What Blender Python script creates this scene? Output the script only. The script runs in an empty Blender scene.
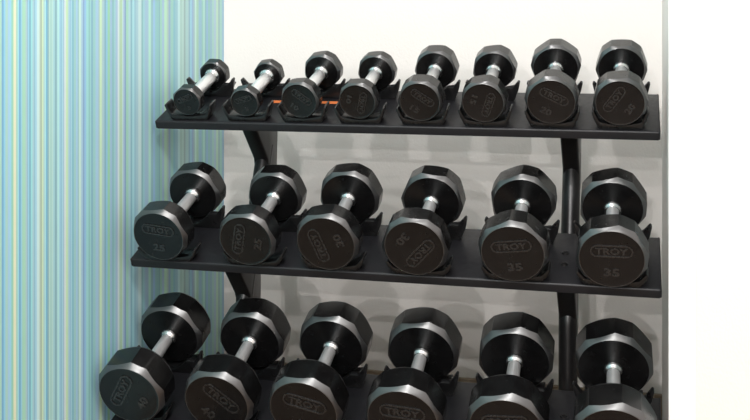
import bpy, bmesh, math, random
from mathutils import Matrix, Vector

C = bpy.context.scene.collection
PI = math.pi
ZO = -0.30                      # floor level in the survey frame; floor is world z = 0
random.seed(4)

# ------------------------------------------------------------------ measured layout
TILT = 0.3631
CT, ST = math.cos(TILT), math.sin(TILT)
SHY = [0.0305, -0.0976, -0.1633]
SHZ = [1.1361 + ZO, 0.8214 + ZO, 0.4833 + ZO]
DEP = 0.206
GRIP = 0.1355
LEN = 1.2
S0 = [0.0222, 0.0070, -0.0040]
HCL = [0.0101, 0.0086, 0.0071]
RAD = [0.0391, 0.0488, 0.0536, 0.0600, 0.0699, 0.0744, 0.0754, 0.0822, 0.0844, 0.0853]
THK = [0.0315, 0.039, 0.0525, 0.0576, 0.0575, 0.06, 0.0665, 0.0765, 0.0773, 0.079]
XS = [0.0837, 0.2344, 0.3760, 0.5186, 0.6688, 0.8142, 0.9657, 1.1143,
      0.0904, 0.3030, 0.4908, 0.6882, 0.8988, 1.0997,
      0.0633, 0.2706, 0.4683, 0.6821, 0.8945, 1.1053]
PSI = [0.0092, 0.0050, 0.0252, 0.0157, 0.0093, 0.0021, -0.0207, 0.0007,
       0.0180, 0.0049, -0.0045, 0.0083, -0.0002, -0.0109,
       0.0039, -0.0031, 0.0078, -0.0055, -0.0247, -0.0241]
ROW = [0] * 8 + [1] * 6 + [2] * 6
WT = [0, 0, 1, 1, 2, 2, 3, 3, 4, 4, 5, 5, 6, 6, 7, 7, 8, 8, 9, 9]
MARK = [5, 5, 10, 10, 15, 15, 20, 20, 25, 25, 30, 30, 35, 35, 40, 40, 45, 45, 50, 50]
FACET = [85, 100, 96, 92, 88, 99, 126, 95, 96, 95, 99, 87, 116, 101, 103, 93, 93, 101, 102, 101]
FACET_REAR = [88, 98, 99, 94, 90, 97, 126, 90, 98, 93, 96, 83, 112, 104, 100, 95, 96, 98, 102, 110]
ROLL = [20, 15, -38, 255, -35, 250, -28, 55, -6, 76, 108, 228, 7, 0, 59, -42, -14, -4, 3, 0]

X_LEFT, X_RIGHT = -0.031, 1.2144
Y_BACK, Y_FRONT = 0.5268, -0.151

CAM = Vector((1.1499, -2.2882, 1.3402 + ZO))
YAW = 0.2506
FPX, PY = 1023.0, 38.4


# ------------------------------------------------------------------ materials
def new_mat(name):
    m = bpy.data.materials.new(name)
    m.use_nodes = True
    nt = m.node_tree
    return m, nt, nt.nodes['Principled BSDF']


def srgb(h):
    h = h.lstrip('#')
    out = []
    for i in (0, 2, 4):
        c = int(h[i:i + 2], 16) / 255
        out.append(c / 12.92 if c <= 0.04045 else ((c + 0.055) / 1.055) ** 2.4)
    return out


def noise(nt, scale, detail=3, coord='Object', vec_scale=None):
    tc = nt.nodes.new('ShaderNodeTexCoord')
    n = nt.nodes.new('ShaderNodeTexNoise')
    n.inputs['Scale'].default_value = scale
    n.inputs['Detail'].default_value = detail
    src = tc.outputs[coord]
    if vec_scale:
        mp = nt.nodes.new('ShaderNodeMapping')
        mp.inputs['Scale'].default_value = vec_scale
        nt.links.new(src, mp.inputs['Vector'])
        src = mp.outputs['Vector']
    nt.links.new(src, n.inputs['Vector'])
    return n


def maprange(nt, sock, a, b, c, d):
    m = nt.nodes.new('ShaderNodeMapRange')
    m.inputs[1].default_value, m.inputs[2].default_value = a, b
    m.inputs[3].default_value, m.inputs[4].default_value = c, d
    nt.links.new(sock, m.inputs[0])
    return m.outputs[0]


def bump(nt, b, sock, strength, dist):
    bn = nt.nodes.new('ShaderNodeBump')
    bn.inputs['Strength'].default_value = strength
    bn.inputs['Distance'].default_value = dist
    nt.links.new(sock, bn.inputs['Height'])
    nt.links.new(bn.outputs['Normal'], b.inputs['Normal'])


def simple(name, col, rough, metal=0.0, spec=0.5, nscale=60, rvar=0.08, bumps=0.0, bscale=400):
    m, nt, b = new_mat(name)
    b.inputs['Base Color'].default_value = (*col, 1)
    b.inputs['Metallic'].default_value = metal
    b.inputs['Specular IOR Level'].default_value = spec
    n = noise(nt, nscale)
    nt.links.new(maprange(nt, n.outputs['Fac'], 0.3, 0.7, rough - rvar, rough + rvar), b.inputs['Roughness'])
    if bumps:
        n2 = noise(nt, bscale, 2)
        bump(nt, b, n2.outputs['Fac'], bumps, 0.0006)
    return m


def urethane():
    m, nt, b = new_mat('black_urethane')
    n = noise(nt, 38, 4)
    ramp = nt.nodes.new('ShaderNodeValToRGB')
    ramp.color_ramp.elements[0].position, ramp.color_ramp.elements[1].position = 0.35, 0.75
    ramp.color_ramp.elements[0].color = (0.0030, 0.0029, 0.0031, 1)
    ramp.color_ramp.elements[1].color = (0.0055, 0.0053, 0.0055, 1)
    nt.links.new(n.outputs['Fac'], ramp.inputs['Fac'])
    nt.links.new(ramp.outputs['Color'], b.inputs['Base Color'])
    n2 = noise(nt, 70, 5)
    nt.links.new(maprange(nt, n2.outputs['Fac'], 0.3, 0.7, 0.20, 0.28), b.inputs['Roughness'])
    b.inputs['Specular IOR Level'].default_value = 0.38
    n3 = noise(nt, 260, 2)
    bump(nt, b, n3.outputs['Fac'], 0.05, 0.0003)
    return m


def bevel_urethane():  # same urethane as the flats, lightened and shinier to carry the bevel highlight
    m, nt, b = new_mat('black_urethane_brightened_bevel')
    b.inputs['Base Color'].default_value = (0.012, 0.012, 0.0125, 1)
    n2 = noise(nt, 50, 4)
    nt.links.new(maprange(nt, n2.outputs['Fac'], 0.3, 0.7, 0.30, 0.38), b.inputs['Roughness'])
    b.inputs['Specular IOR Level'].default_value = 1.0
    b.inputs['IOR'].default_value = 1.7
    return m


def wallpaper():
    m, nt, b = new_mat('pale_textured_wallpaper')
    n = noise(nt, 3.0, 3)
    ramp = nt.nodes.new('ShaderNodeValToRGB')
    ramp.color_ramp.elements[0].color = (0.775, 0.73, 0.695, 1)
    ramp.color_ramp.elements[1].color = (0.815, 0.772, 0.738, 1)
    nt.links.new(n.outputs['Fac'], ramp.inputs['Fac'])
    nt.links.new(ramp.outputs['Color'], b.inputs['Base Color'])
    b.inputs['Roughness'].default_value = 0.7
    b.inputs['Specular IOR Level'].default_value = 0.3
    n2 = noise(nt, 200, 4, vec_scale=(1.0, 1.0, 0.7))
    bump(nt, b, n2.outputs['Fac'], 0.28, 0.0025)
    return m


STRIPES = """1.7 b4d4c8|3.6 8db4cb|5.3 a6d0e3|8 b4d2cc|9.7 b3d0e2|11.4 aed6e6|13.2 a5cfc0|14.2 cfdfc4|16 e4ead2|17.7 b3d3c8|19 b3dce4|20.8 8cb2c9|21.8 aad2dc|26 b2d6c4|27 b6ced0|27.8 a3c0cc|29.2 aed3e2|30.8 90b9c4|32.5 b0dcdc|34 b5d2d6|35 a3c4cf|36.8 b4d6e0|39.5 d2ecf0|40.2 c5d8cf|42 b0c5b4|43.5 d0e4cc|44.6 b6d2d0|46 bde2e4|47.4 90bcd0|48.8 9cbcc0|50.5 c0dcd4|51.6 aed0cc|53 c0dcd6|54.8 b4d6d8|57 9abac0|59.5 c4e6f0|60.6 aed2de|62 a5c8d4|63 b8dae8|64.2 b0c8d6|66 d8e6e2|68 c8e2c4|69.5 b8d4d8|70.8 a8c8d6|72 b4d6de|73.8 9cc4cc|76 aed0ce|77.8 b3d0e0|78.8 a8c8c8|81 cdebdd|83 b4d0da|84.2 9ab2cc|86 a8cae2|88.8 b0d8d6|90 a0c8c4|91.2 aed4d4|92.8 98bcc6|95.5 abd0ce|98.8 b4d0de|99.6 b0cac6|102 cde6cb|104.6 b4ced2|106 98bac6|107.5 a8cedc|110 a9d2b9|112 aec8d8|114 9fc4c6|115.5 aed2d4|117.8 b4cad9|119.2 d8eaea|120.2 c0d8cc|122 b8d2b8|123.4 c6deda|124.8 b2c6da|126 98b4c6|128.5 b2d6c8|130.6 bcd8da|132.2 9cc0c8|134.2 bcdfe9|136 a9cad2|138 b4d0d6|141.6 cce2e0|143 9fc2c4|144.5 aed2d6|148.6 b0cad6|151 c0e2d6|153 a4c4c8|155 aecce0|156.3 a8cccf|159 a5cac8|160 9cbfc2|162 b0d4c8|164 b2cad9|167 c2e0cc|168.5 b8d0c6|170.3 a6bccb|173.5 accfc8|175 a0c6cc|178 aacad0|180 cae4e2|182 b5d0ca|184 c0d8d2|185 a4bcba|189 b8d2d0|190 a0bcc6|192 b0d2dc|193.5 a8bed0|195 b4cccc|196.2 cce6dc|198.5 b3d0c2|202 a9c6d0|203 a8ccc6|205 bcdad2|206.2 9fc0c4|208 a9c4d4|210 a6c8c4|212 a8c4cc|214 b5d2cc|216 b8cdd6|218.3 c2d9ca|219.6 a6c0c0|222 b4d2cb|224.5 a9c3cf"""


def stripe_y(x):
    th = math.atan((x - 375) / FPX) - YAW
    return (CAM.x - X_LEFT) / math.tan(-th) + CAM.y


def striped_wallpaper():
    """wall covering of fine vertical stripes: colour ramps run along the wall, pattern mirrored beyond the roll's width"""
    m, nt, b = new_mat('striped_teal_wallpaper')
    N, L = nt.nodes, nt.links
    st = [s.split() for s in STRIPES.split('|')]
    y0, y1 = stripe_y(0), stripe_y(224.5)
    bounds = [0.0] + [(stripe_y(float(x)) - y0) / (y1 - y0) for x, _ in st]
    cols = []
    for _, h in st:
        r, g, bl = srgb(h)
        mx = (r + g + bl) / 3
        v = [max(0.0, (mx + (c - mx) * SAT)) * STRIPE_GAIN * q for c, q in ((r, 1.0), (g, 0.99), (bl, 1.03))]
        v = [max(0.02, min(0.9, (q / 0.42) ** CON * 0.42)) for q in v]
        cols.append(v)
    tc = N.new('ShaderNodeTexCoord')
    sep = N.new('ShaderNodeSeparateXYZ')
    L.new(tc.outputs['Object'], sep.inputs[0])
    mr = N.new('ShaderNodeMapRange')
    mr.clamp = False
    mr.inputs[1].default_value, mr.inputs[2].default_value = y0, y1
    L.new(sep.outputs['Y'], mr.inputs[0])
    pp = N.new('ShaderNodeMath')
    pp.operation = 'PINGPONG'
    pp.inputs[1].default_value = 1.0
    L.new(mr.outputs[0], pp.inputs[0])
    t = pp.outputs[0]
    prev = None
    CH = 15
    for k in range(0, len(cols), CH):
        part = cols[k:k + CH]
        a, e = bounds[k], bounds[k + len(part)]
        q = N.new('ShaderNodeMapRange')
        q.inputs[1].default_value, q.inputs[2].default_value = a, e
        L.new(t, q.inputs[0])
        rp = N.new('ShaderNodeValToRGB')
        cr = rp.color_ramp
        cr.interpolation = 'LINEAR'
        pts = []
        for i, c in enumerate(part):
            p0 = (bounds[k + i] - a) / (e - a)
            p1 = (bounds[k + i + 1] - a) / (e - a)
            w = (p1 - p0) * 0.22
            pts += [(p0 + w, c), (p1 - w, c)]
        cr.elements[0].position, cr.elements[0].color = pts[0][0], (*pts[0][1], 1)
        cr.elements[1].position, cr.elements[1].color = pts[-1][0], (*pts[-1][1], 1)
        for p, c in pts[1:-1]:
            el = cr.elements.new(p)
            el.color = (*c, 1)
        L.new(q.outputs[0], rp.inputs['Fac'])
        if prev is None:
            prev = rp.outputs['Color']
        else:
            gt = N.new('ShaderNodeMath')
            gt.operation = 'GREATER_THAN'
            gt.inputs[1].default_value = a
            L.new(t, gt.inputs[0])
            mx = N.new('ShaderNodeMix')
            mx.data_type = 'RGBA'
            L.new(gt.outputs[0], mx.inputs['Factor'])
            L.new(prev, mx.inputs[6])
            L.new(rp.outputs['Color'], mx.inputs[7])
            prev = mx.outputs[2]
    L.new(prev, b.inputs['Base Color'])
    b.inputs['Roughness'].default_value = 0.6
    b.inputs['Specular IOR Level'].default_value = 0.3
    n2 = noise(nt, 500, 2)
    bump(nt, b, n2.outputs['Fac'], 0.15, 0.0008)
    return m


SAT, STRIPE_GAIN, CON = 1.3, 1.03, 1.12


def planks():
    m, nt, b = new_mat('brown_plank_floor')
    tc = nt.nodes.new('ShaderNodeTexCoord')
    br = nt.nodes.new('ShaderNodeTexBrick')
    br.inputs['Color1'].default_value = (0.17, 0.10, 0.06, 1)
    br.inputs['Color2'].default_value = (0.23, 0.14, 0.085, 1)
    br.inputs['Mortar'].default_value = (0.05, 0.03, 0.02, 1)
    br.inputs['Scale'].default_value = 1.0
    br.inputs['Mortar Size'].default_value = 0.002
    br.inputs['Brick Width'].default_value = 1.2
    br.inputs['Row Height'].default_value = 0.15
    nt.links.new(tc.outputs['Object'], br.inputs['Vector'])
    nt.links.new(br.outputs['Color'], b.inputs['Base Color'])
    b.inputs['Roughness'].default_value = 0.5
    return m


def wood_trim():
    m, nt, b = new_mat('tan_wood')
    n = noise(nt, 6, 4, vec_scale=(1, 8, 8))
    ramp = nt.nodes.new('ShaderNodeValToRGB')
    ramp.color_ramp.elements[0].color = (0.20, 0.14, 0.09, 1)
    ramp.color_ramp.elements[1].color = (0.30, 0.22, 0.15, 1)
    nt.links.new(n.outputs['Fac'], ramp.inputs['Fac'])
    nt.links.new(ramp.outputs['Color'], b.inputs['Base Color'])
    b.inputs['Roughness'].default_value = 0.5
    return m


M_URE = urethane()
M_BEV = bevel_urethane()
M_EMB = simple('raised_urethane', (0.013, 0.0128, 0.013), 0.28, spec=0.7, nscale=150)
M_HANDLE = simple('grey_knurled_steel', (0.80, 0.80, 0.80), 0.36, metal=0.75, nscale=300, bumps=0.35, bscale=900)
M_CHROME = simple('chrome', (0.80, 0.80, 0.80), 0.26, metal=1.0, nscale=80, rvar=0.04)
M_SHELF = simple('black_powder_coated_steel', (0.0095, 0.0093, 0.0112), 0.40, spec=0.35, nscale=90, rvar=0.06, bumps=0.12, bscale=700)
M_TUBE = simple('black_gloss_steel', (0.009, 0.0086, 0.009), 0.33, spec=0.5, nscale=20, rvar=0.03)
M_SADDLE = simple('black_moulded_plastic', (0.006, 0.006, 0.0065), 0.30, spec=0.5, nscale=60, rvar=0.05)
M_WALL = wallpaper()
M_STRIPE = striped_wallpaper()
M_GUARD = simple('white_vinyl', (0.84, 0.83, 0.81), 0.45, spec=0.4, nscale=5, rvar=0.03)
M_TAPE = simple('orange_tape', (0.62, 0.17, 0.05), 0.5, nscale=40)
M_FLOOR = planks()
M_TRIM = wood_trim()


# ------------------------------------------------------------------ mesh helpers
def obj(name, bm, mat, parent=None, smooth=None):
    me = bpy.data.meshes.new(name)
    bmesh.ops.recalc_face_normals(bm, faces=bm.faces)
    bm.to_mesh(me)
    bm.free()
    me.materials.append(mat)
    if smooth is not None:
        me.polygons.foreach_set('use_smooth', [True] * len(me.polygons))
        me.set_sharp_from_angle(angle=math.radians(smooth))
    o = bpy.data.objects.new(name, me)
    C.objects.link(o)
    if parent:
        o.parent = parent
    return o


def box(bm, x0, x1, y0, y1, z0, z1):
    vs = [bm.verts.new((x, y, z)) for z in (z0, z1) for y in (y0, y1) for x in (x0, x1)]
    for f in ((0, 1, 3, 2), (4, 5, 7, 6), (0, 1, 5, 4), (2, 3, 7, 6), (0, 2, 6, 4), (1, 3, 7, 5)):
        bm.faces.new([vs[i] for i in f])


def bevel_all(bm, w, seg=2, ang=30):
    bmesh.ops.recalc_face_normals(bm, faces=bm.faces)
    es = [e for e in bm.edges if len(e.link_faces) == 2 and e.calc_face_angle(0) > math.radians(ang)]
    bmesh.ops.bevel(bm, geom=es, offset=w, segments=seg, profile=0.5, affect='EDGES', clamp_overlap=True)


def revolve_y(bm, prof, n=32):
    """prof: list of (y, r) around the local Y axis; ends capped"""
    rings = []
    for y, r in prof:
        rings.append([bm.verts.new((r * math.cos(2 * PI * i / n), y, r * math.sin(2 * PI * i / n))) for i in range(n)])
    for a, b in zip(rings, rings[1:]):
        for i in range(n):
            j = (i + 1) % n
            bm.faces.new((a[i], a[j], b[j], b[i]))
    bm.faces.new(rings[0])
    bm.faces.new(rings[-1])


def extrude_profile(bm, pts, axis, a, b):
    """closed polygon pts (two coords) swept along axis from a to b"""
    def mk(p, t):
        if axis == 'x':
            return (t, p[0], p[1])
        return (p[0], t, p[1])
    A = [bm.verts.new(mk(p, a)) for p in pts]
    B = [bm.verts.new(mk(p, b)) for p in pts]
    n = len(pts)
    for i in range(n):
        j = (i + 1) % n
        bm.faces.new((A[i], A[j], B[j], B[i]))
    bm.faces.new(A)
    bm.faces.new(B)


def empty(name, loc, mat3=None):
    o = bpy.data.objects.new(name, None)
    C.objects.link(o)
    o.empty_display_size = 0.05
    if mat3 is not None:
        o.matrix_world = Matrix.Translation(loc) @ mat3.to_4x4()
    else:
        o.location = loc
    return o


def tag(o, label, cat, group=None):
    o['label'] = label
    o['category'] = cat
    if group:
        o['group'] = group


# ------------------------------------------------------------------ the setting
def struct(name, bm, mat):
    o = obj(name, bm, mat)
    o['kind'] = 'structure'
    return o


WH = 2.6
bm = bmesh.new(); box(bm, X_LEFT - 0.1, 3.2, -3.6, Y_BACK + 0.1, -0.08, 0.0); struct('floor', bm, M_FLOOR)
bm = bmesh.new(); box(bm, X_LEFT - 0.1, X_RIGHT + 0.1, Y_BACK, Y_BACK + 0.1, 0.0, WH); struct('wall_back', bm, M_WALL)
bm = bmesh.new(); box(bm, X_LEFT - 0.1, X_LEFT, -3.6, Y_BACK, 0.0, WH); struct('wall_left', bm, M_STRIPE)
bm = bmesh.new(); box(bm, X_RIGHT, 3.2, Y_FRONT, Y_BACK, 0.0, WH); struct('wall_right', bm, M_WALL)
# corner guard round the outside corner of the alcove
bm = bmesh.new()
g = 0.0025
extrude = [(X_RIGHT - g, Y_FRONT - g), (X_RIGHT + 0.049, Y_FRONT - g), (X_RIGHT + 0.049, Y_FRONT),
           (X_RIGHT, Y_FRONT), (X_RIGHT, Y_FRONT + 0.049), (X_RIGHT - g, Y_FRONT + 0.049)]
A = [bm.verts.new((x, y, 0.0)) for x, y in extrude]
B = [bm.verts.new((x, y, WH)) for x, y in extrude]
for i in range(6):
    j = (i + 1) % 6
    bm.faces.new((A[i], A[j], B[j], B[i]))
bm.faces.new((A[0], A[1], A[2], A[3])); bm.faces.new((A[0], A[3], A[4], A[5]))
bm.faces.new((B[0], B[1], B[2], B[3])); bm.faces.new((B[0], B[3], B[4], B[5]))
struct('trim_1', bm, M_GUARD)
bm = bmesh.new(); box(bm, X_LEFT, X_RIGHT, Y_BACK - 0.014, Y_BACK, 0.0, 0.099); bevel_all(bm, 0.002)
struct('baseboard_back', bm, M_TRIM)


# ------------------------------------------------------------------ the rack
def plane(i, x, s, n):
    """shelf i: x along it, s up its slope from the front edge, n off its top"""
    return Vector((x, SHY[i] + s * CT - n * ST, SHZ[i] + s * ST + n * CT))


ROT = Matrix(((1, 0, 0), (0, CT, -ST), (0, ST, CT)))

rack = empty('dumbbell_rack', Vector((0.6, 0.0, 0.0)))
tag(rack, 'black steel three-tier dumbbell rack with sloping shelves in the alcove', 'rack')


def rack_local(v):
    return Vector((v[0] - 0.6, v[1], v[2]))


def cradle(bm, w, ht, top, y0, y1):
    """one block of a cradle: hollow top following top(t), a raised finger at each end"""
    n = 20
    pts = []
    for k in range(2 * n + 1):
        t = -1 + k / n
        a = abs(t)
        z = top(min(a, 0.8))
        if a > 0.8:
            z += (ht - z) * ((a - 0.8) / 0.2) ** 1.15
        pts.append((t * w, z))
    pts += [(w + 0.003, ht + 0.0008), (w + 0.0055, ht - 0.002), (w + 0.001, ht * 0.55), (w * 0.86, 0.003), (w * 0.80, 0.0),
            (-w * 0.80, 0.0), (-w * 0.86, 0.003), (-w - 0.001, ht * 0.55), (-w - 0.0055, ht - 0.002), (-w - 0.003, ht + 0.0008)]
    b = bmesh.new()
    extrude_profile(b, pts, 'y', y0, y1)
    bmesh.ops.recalc_face_normals(b, faces=b.faces)
    es = [ed for ed in b.edges if len(ed.link_faces) == 2 and ed.calc_face_angle(0) > math.radians(35)]
    bmesh.ops.bevel(b, geom=es, offset=0.0013, segments=2, profile=0.5, affect='EDGES', clamp_overlap=True)
    tmp = bpy.data.meshes.new('t'); b.to_mesh(tmp); b.free()
    bm.from_mesh(tmp); bpy.data.meshes.remove(tmp)


FRONT = [(0.0560, 0.041), (0.068, 0.031), (0.066, 0.030)]
REAR = [(0.0600, 0.049, 0.034), (0.079, 0.058, 0.040), (0.080, 0.060, 0.036)]


def saddle_mesh(i, which):
    h = HCL[i]
    bm = bmesh.new()
    low = lambda t: h + 0.011 * t * t
    if which == 0:
        w, ht = FRONT[i]
        cradle(bm, w, ht, low, -0.0185, 0.0185)
    else:
        w, ht, sh = REAR[i]
        lip = lambda t: h + (sh - h) * (min(t, 0.55) / 0.55) ** 1.6
        cradle(bm, w, ht, lip, -0.0340, -0.0195)       # retaining lip in front of the rear head
        cradle(bm, w * 0.72, h + 0.009, low, -0.0205, 0.0220)   # bed under the head
    return bm


shelves = []
for i in range(3):
    # folded sheet: top, front lip, back lip, then end lips
    bm = bmesh.new()
    th, lip = 0.003, 0.021
    r = 0.005
    F = -0.066 if i == 2 else 0.0      # the lowest shelf is deeper at the front
    prof = []
    for k in range(5):
        a = PI - k * PI / 8
        prof.append((F + r + r * math.cos(a), -r + r * math.sin(a)))
    for k in range(5):
        a = PI / 2 - k * PI / 8
        prof.append((DEP - r + r * math.cos(a), -r + r * math.sin(a)))
    prof += [(DEP, -lip), (DEP - th, -lip), (DEP - th, -th - 0.002), (F + th, -th - 0.002), (F + th, -lip), (F, -lip)]
    extrude_profile(bm, prof, 'x', -LEN / 2 - 0.002, LEN / 2 - 0.004)
    bmesh.ops.recalc_face_normals(bm, faces=bm.faces)
    for sx in (-1, 1):
        b2 = bmesh.new()
        xe = LEN / 2 if sx > 0 else -LEN / 2 - 0.007
        x0, x1 = sorted((xe, xe - sx * 0.0055))
        box(b2, x0, x1, F, DEP, -lip, 0.0)
        bevel_all(b2, 0.0035, 3)
        tmp = bpy.data.meshes.new('t'); b2.to_mesh(tmp); b2.free()
        bm.from_mesh(tmp); bpy.data.meshes.remove(tmp)
    sh = obj('shelf', bm, M_SHELF, rack, smooth=35)
    sh.matrix_local = Matrix.Translation(rack_local(plane(i, 0.6, 0.0, 0.0))) @ ROT.to_4x4()
    shelves.append(sh)
    # bolts through the shelf into the uprights
    for bx in (0.2025, 0.9965):
        for bs in (0.075, 0.120):
            bm = bmesh.new()
            bmesh.ops.create_cone(bm, cap_ends=True, segments=20, radius1=0.0085, radius2=0.007, depth=0.004)
            bmesh.ops.create_cone(bm, cap_ends=True, segments=6, radius1=0.0045, radius2=0.0045, depth=0.008)
            o = obj('bolt', bm, M_TUBE, sh, smooth=30)
            o.location = (bx - 0.6, bs, 0.0018)
    if i == 0:
        bm = bmesh.new(); box(bm, 0.255 - 0.6, 0.480 - 0.6, 0.118, 0.132, -0.0001, 0.0006)
        o = obj('sticker', bm, M_TAPE, sh); o['label'] = 'orange strip stuck on the shelf'

saddle_proto = {}
for k in range(20):
    i = ROW[k]
    R, T = RAD[WT[k]], THK[WT[k]]
    for which in (0, 1):
        s = 0.1845 if which else (S0[i] + 0.004 if i == 2 else max(S0[i] + 0.004, 0.0195))
        if (i, which) not in saddle_proto:
            o = obj('saddle', saddle_mesh(i, which), M_SADDLE, shelves[i], smooth=40)
            saddle_proto[(i, which)] = o
        else:
            o = saddle_proto[(i, which)].copy()
            C.objects.link(o)
            o.parent = shelves[i]
        o.location = (XS[k] - 0.6 + math.sin(PSI[k]) * (0 if which == 0 else 0.2), s, 0.0)

# uprights lean back behind the shelves, with a gusset arm forward to each shelf
LEAN = 0.4147


def post_y(z):
    return max(0.0985, 0.2316 + LEAN * (z - 1.0143 - ZO))     # upright low down, leaning back higher up


for px in (0.2025, 0.9965):
    z0, z1 = 0.03, 1.060 + ZO
    bm = bmesh.new()
    zb = 1.0143 + ZO - (0.2316 - 0.0985) / LEAN
    rings = []
    path = [(z0, 0.0)] + [(zb + dz, None) for dz in (-0.03, -0.015, 0.0, 0.015, 0.03)] + [(z1, 0.0)]
    for z, _ in path:
        f = min(1.0, max(0.0, (z - zb + 0.03) / 0.06))
        y = post_y(z) + 0.003 * math.sin(PI * f)
        ang = math.atan(LEAN) * f
        rings.append([bm.verts.new((px - 0.6 + 0.0215 * math.cos(2 * PI * k / 36),
                                    y + 0.0215 * math.sin(2 * PI * k / 36) * math.cos(ang),
                                    z - 0.0215 * math.sin(2 * PI * k / 36) * math.sin(ang))) for k in range(36)])
    for a, b_ in zip(rings, rings[1:]):
        for k in range(36):
            bm.faces.new((a[k], a[(k + 1) % 36], b_[(k + 1) % 36], b_[k]))
    bm.faces.new(rings[0]); bm.faces.new(rings[-1])
    up = obj('upright', bm, M_TUBE, rack, smooth=40)
    for i in range(3):
        # gusset: from a sleeve on the post up to the underside of the shelf
        a = plane(i, px, 0.060, -0.006); b_ = plane(i, px, 0.202, -0.006)
        if i == 2:
            zl = b_.z - 0.085
            pts = [(a.y, a.z), (b_.y, b_.z), (post_y(zl + 0.02) + 0.012, zl + 0.02), (post_y(zl) - 0.010, zl)]
        else:
            zl = (1.030, 0.712)[i] + ZO
            pts = [(a.y, a.z), (b_.y, b_.z), (b_.y + 0.075, b_.z - 0.042), (post_y(zl - 0.05) + 0.066, zl - 0.05), (post_y(zl - 0.065) + 0.018, zl - 0.065),
                   (post_y(zl) - 0.023, zl - 0.004)]
        bm = bmesh.new()
        extrude_profile(bm, pts, 'x', px - 0.6 - 0.0205, px - 0.6 + 0.0205)
        bevel_all(bm, 0.005, 3)
        obj('support_arm', bm, M_TUBE, rack, smooth=40)
    bm = bmesh.new(); box(bm, px - 0.6 - 0.03, px - 0.6 + 0.03, -0.36, 0.26, 0.0, 0.045); bevel_all(bm, 0.006, 3)
    obj('foot', bm, M_TUBE, rack, smooth=40)

# ------------------------------------------------------------------ dumbbells
NA = 6


def head_mesh(R, T, facet, sgn, ns, wide):
    """head whose ns flats alternate wide and narrow; local y runs 0..T from the outer face (sgn=-1: outer face at the low-y end)"""
    pair = 4 * PI / ns
    half = (wide / 2, (pair - wide) / 2)
    thetas, rads = [], []
    th = facet - half[0]
    for q in range(ns):
        h = half[q % 2]
        for k in range(NA):
            a = -h + 2 * h * k / NA
            thetas.append(th + h + a)
            rads.append(min(R * math.cos(h) / math.cos(a), 0.992 * R))
        th += 2 * h
    n = ns * NA
    r0, zR = 0.870 * R, 0.155 * R
    pmin = R * math.cos(half[0])

    def ring(fr, fz):
        out = []
        for k in range(n):
            r, z = fr(k), fz(k)
            out.append((r * math.cos(thetas[k]), z, r * math.sin(thetas[k])))
        return out

    def zc(k):
        return zR * (0.66 + 0.34 * (rads[k] - pmin) / (R - pmin))

    def rc(k, c):
        return r0 + (rads[k] - r0) * c ** 0.85
    ch = [0.0, 0.06, 0.15, 0.3, 0.5, 0.75, 1.0]
    seq = []
    # outer face: shallow recessed disc inside a thin rim
    seq.append(ring(lambda k: 0.80 * R, lambda k: 0.0009))
    seq.append(ring(lambda k: 0.825 * R, lambda k: 0.0007))
    seq.append(ring(lambda k: r0 - 0.012 * R, lambda k: 0.0))
    for c in ch:
        seq.append(ring(lambda k: rc(k, c), lambda k: zc(k) * c))
    for c in reversed(ch):
        seq.append(ring(lambda k: rc(k, c), lambda k: T - zc(k) * c))
    seq.append(ring(lambda k: 0.30 * R, lambda k: T))
    seq.append(ring(lambda k: 0.0185, lambda k: T + 0.0015))
    bm = bmesh.new()
    rr = [[bm.verts.new((x, (y if sgn < 0 else -y), z)) for x, y, z in s] for s in seq]
    nb = len(ch) - 1
    for q, (a, b) in enumerate(zip(rr, rr[1:])):
        for k in range(n):
            j = (k + 1) % n
            f = bm.faces.new((a[k], a[j], b[j], b[k]))
            if 2 <= q <= 2 + nb or 4 + nb <= q <= 3 + 2 * nb:
                f.material_index = 1
    bm.faces.new(rr[0]); bm.faces.new(rr[-1])
    return bm


def text_bm(body, height, width, bold):
    cu = bpy.data.curves.new('txt', 'FONT')
    cu.body = body
    cu.size = 1.0
    cu.offset = bold
    cu.extrude = 0.5
    cu.resolution_u = 3
    o = bpy.data.objects.new('txt', cu)
    C.objects.link(o)
    dg = bpy.context.evaluated_depsgraph_get()
    me = bpy.data.meshes.new_from_object(o.evaluated_get(dg))
    bpy.data.objects.remove(o); bpy.data.curves.remove(cu)
    xs = [v.co.x for v in me.vertices]; ys = [v.co.y for v in me.vertices]
    cx, cy = (min(xs) + max(xs)) / 2, (min(ys) + max(ys)) / 2
    sx, sy = width / (max(xs) - min(xs)), height / (max(ys) - min(ys))
    bm = bmesh.new()
    bm.from_mesh(me)
    bpy.data.meshes.remove(me)
    for v in bm.verts:
        v.co = Vector(((v.co.x - cx) * sx, (v.co.y - cy) * sy, v.co.z + 0.5))
    return bm


def stadium(hw, hh, n=10):
    pts = []
    r = hh
    for k in range(n + 1):
        a = -PI / 2 + PI * k / n
        pts.append((hw - r + r * math.cos(a), r * math.sin(a)))
    for k in range(n + 1):
        a = PI / 2 + PI * k / n
        pts.append((-hw + r + r * math.cos(a), r * math.sin(a)))
    return pts


def ring_bm(bm, outer, inner):
    n = len(outer)
    lv = []
    for pts, z in ((outer, 0.0), (outer, 1.0), (inner, 1.0), (inner, 0.0)):
        lv.append([bm.verts.new((x, y, z)) for x, y in pts])
    for a in range(4):
        b = (a + 1) % 4
        for i in range(n):
            j = (i + 1) % n
            bm.faces.new((lv[a][i], lv[a][j], lv[b][j], lv[b][i]))


RISE = 0.0015


def on_face(bm, roll, dy, y_face):
    """lay lettering (x right, y up, z out) on the outer face, turned by roll about the face centre"""
    c, s = math.cos(roll), math.sin(roll)
    for v in bm.verts:
        x, y, z = v.co.x, v.co.y + dy, v.co.z
        v.co = Vector((x * c - y * s, y_face - z * RISE, x * s + y * c))


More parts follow.
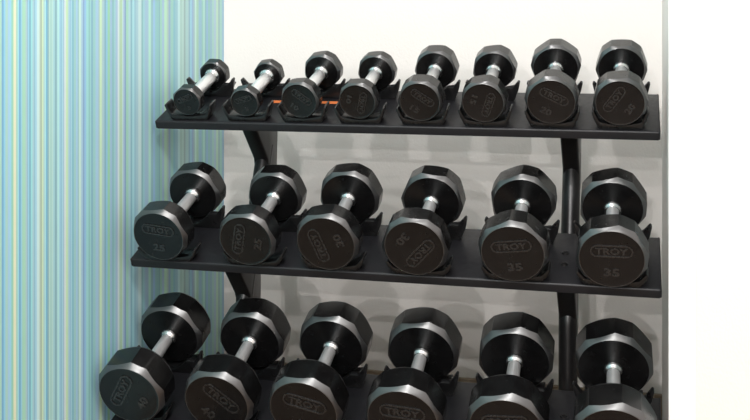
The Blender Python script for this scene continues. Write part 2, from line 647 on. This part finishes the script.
ORD = ['leftmost', 'second from left', 'third from left', 'fourth from left', 'fifth from left', 'sixth from left',
       'seventh from left', 'rightmost']
ROWN = ['top', 'middle', 'bottom']


def make_dumbbell(k, name):
    i, wv = ROW[k], WT[k]
    R, T = RAD[wv], THK[wv]
    psi = PSI[k]
    roll = math.radians(ROLL[k])
    ax = Vector((math.sin(psi), CT * math.cos(psi), ST * math.cos(psi)))
    nrm = Vector((0, -ST, CT))
    u = ax.cross(nrm).normalized()
    v = u.cross(ax)
    m3 = Matrix((u, ax, v)).transposed()
    fc = plane(i, XS[k], S0[i], R + HCL[i])          # middle of the front head
    mid = fc + ax * (T / 2 + GRIP / 2)
    root = empty(name, mid - v * R, m3)
    half = GRIP / 2
    ns, wide = (8, math.radians(45)) if wv == 0 else (10, math.radians(45))
    front = obj('head', head_mesh(R, T, math.radians(FACET[k]), -1, ns, wide), M_URE, root, smooth=24)
    front.data.materials.append(M_BEV)
    front.location = (0, -half - T, R)
    rear = obj('head', head_mesh(R, T, math.radians(FACET_REAR[k]), 1, ns, wide), M_URE, root, smooth=24)
    rear.data.materials.append(M_BEV)
    rear.location = (0, half + T, R)
    hr = 0.0142 if wv > 0 else 0.0150
    bm = bmesh.new()
    prof = []
    for q in range(13):
        t = -1 + q / 6
        prof.append((t * (half + 0.004), hr * (0.93 + 0.10 * (1 - t * t))))
    revolve_y(bm, prof, 28)
    h = obj('handle', bm, M_HANDLE, root, smooth=40); h.location = (0, 0, R)
    for sg in (-1, 1):
        bm = bmesh.new()
        p = [(half + 0.001, hr * 1.36), (half - 0.004, hr * 1.36), (half - 0.0075, hr * 1.26), (half - 0.0105, hr * 1.06), (half - 0.014, hr * 0.98)]
        revolve_y(bm, [(sg * y, r) for y, r in p], 28)
        c = obj('collar', bm, M_CHROME, h, smooth=40)
        c['label'] = 'chrome collar where the grip meets the head'
    # raised maker's plate and weight figure on the front head
    yf = 0.0009
    bm = text_bm('TROY', 0.205 * R, 0.86 * R, 0.03)
    ring_bm(bm, stadium(0.57 * R, 0.185 * R), stadium(0.53 * R, 0.145 * R))
    on_face(bm, roll, 0.24 * R, yf)
    obj('logo', bm, M_EMB, front)
    bm = text_bm(str(MARK[k]), 0.25 * R, (0.42 if MARK[k] > 9 else 0.2) * R, 0.03)
    on_face(bm, roll, -0.42 * R, yf)
    obj('weight_number', bm, M_EMB, front)
    return root


roots = []
cnt = [8, 6, 6]
SIZE = {5: 'smallest', 10: 'small', 15: 'small', 20: 'medium', 25: 'medium', 30: 'medium', 35: 'large', 40: 'large', 45: 'large', 50: 'largest'}
idx = [0, 0, 0]
for k in range(20):
    i = ROW[k]
    j = idx[i]; idx[i] += 1
    pos = 'rightmost' if j == cnt[i] - 1 else ORD[j]
    o = make_dumbbell(k, 'dumbbell')
    extra = ' by the striped wall' if j == 0 else (' by the white corner' if j == cnt[i] - 1 else '')
    if pos in ('leftmost', 'rightmost'):
        lab = '%s black many-sided dumbbell with grey grip on the %s shelf%s' % (pos, ROWN[i], extra)
    else:
        lab = 'black many-sided dumbbell with grey grip, %s on the %s shelf' % (pos, ROWN[i])
    tag(o, lab, 'dumbbell', 'dumbbells on the %s shelf' % ROWN[i])

# ------------------------------------------------------------------ light
def lamp(x, y, z, power, rad, target, col=(1, 0.98, 0.97)):
    l = bpy.data.lights.new('ceiling_spot', 'SPOT')
    l.energy = power
    l.shadow_soft_size = rad
    l.spot_size = math.radians(130)
    l.spot_blend = 0.25
    l.color = col
    o = bpy.data.objects.new('ceiling_spot', l)
    C.objects.link(o)
    o.location = (x, y, z)
    o.rotation_euler = (Vector(target) - Vector((x, y, z))).to_track_quat('-Z', 'Y').to_euler()
    return o


H = 2.40
FRONT_Z = 1.118 + ZO
DROP = H - FRONT_Z
TGT = (0.75, 0.2, 0.85)
for slope, x, pw in ((2.4, 0.60, 20), (0.80, 0.85, 40), (0.46, 0.70, 58), (0.35, 0.95, 78), (0.26, 0.50, 135), (0.19, 0.85, 235)):
    lamp(x, 0.02 - DROP / slope, H, pw, 0.022, TGT)

def fill_panel(x, y, sx, sy, power):  # added unseen area light that puts highlights on the dumbbell bevels
    l = bpy.data.lights.new('bevel_fill_light', 'AREA')
    l.shape = 'RECTANGLE'
    l.size, l.size_y = sx, sy
    l.energy = power
    l.color = (1, 0.985, 0.96)
    o = bpy.data.objects.new('bevel_fill_light', l)
    C.objects.link(o)
    o.location = (x, y, 2.45)


fill_panel(0.7, -2.3, 3.6, 1.0, 45)
w = bpy.data.worlds.new('room_light')
bpy.context.scene.world = w
w.use_nodes = True
nt = w.node_tree
bg = nt.nodes['Background']
tc = nt.nodes.new('ShaderNodeTexCoord')
sp = nt.nodes.new('ShaderNodeSeparateXYZ')
nt.links.new(tc.outputs['Generated'], sp.inputs[0])
rp = nt.nodes.new('ShaderNodeValToRGB')
e = rp.color_ramp.elements
e[0].position, e[0].color = 0.46, (0.20, 0.16, 0.13, 1)
e[1].position, e[1].color = 1.0, (0.70, 0.67, 0.64, 1)
for p_, c_ in ((0.505, (0.80, 0.705, 0.65, 1)), (0.62, (1.0, 0.92, 0.87, 1))):
    q_ = e.new(p_)
    q_.color = c_
m = nt.nodes.new('ShaderNodeMapRange')
m.inputs[1].default_value, m.inputs[2].default_value = -1, 1
nt.links.new(sp.outputs['Z'], m.inputs[0])
nt.links.new(m.outputs[0], rp.inputs['Fac'])
nt.links.new(rp.outputs['Color'], bg.inputs['Color'])
bg.inputs['Strength'].default_value = 0.96

# ------------------------------------------------------------------ camera
cam = bpy.data.cameras.new('camera')
co = bpy.data.objects.new('camera', cam)
C.objects.link(co)
co.location = CAM
co.rotation_euler = (PI / 2, 0, YAW)
cam.sensor_fit = 'HORIZONTAL'
cam.sensor_width = 36
cam.lens = FPX * 36 / 750
cam.shift_y = (PY - 210) / 750
cam.clip_start = 0.05
sc = bpy.context.scene
sc.camera = co
sc.view_settings.view_transform = 'Standard'
sc.view_settings.look = 'None'
sc.view_settings.gamma = 1
sc.view_settings.use_curve_mapping = False
sc.view_settings.exposure = 0.35
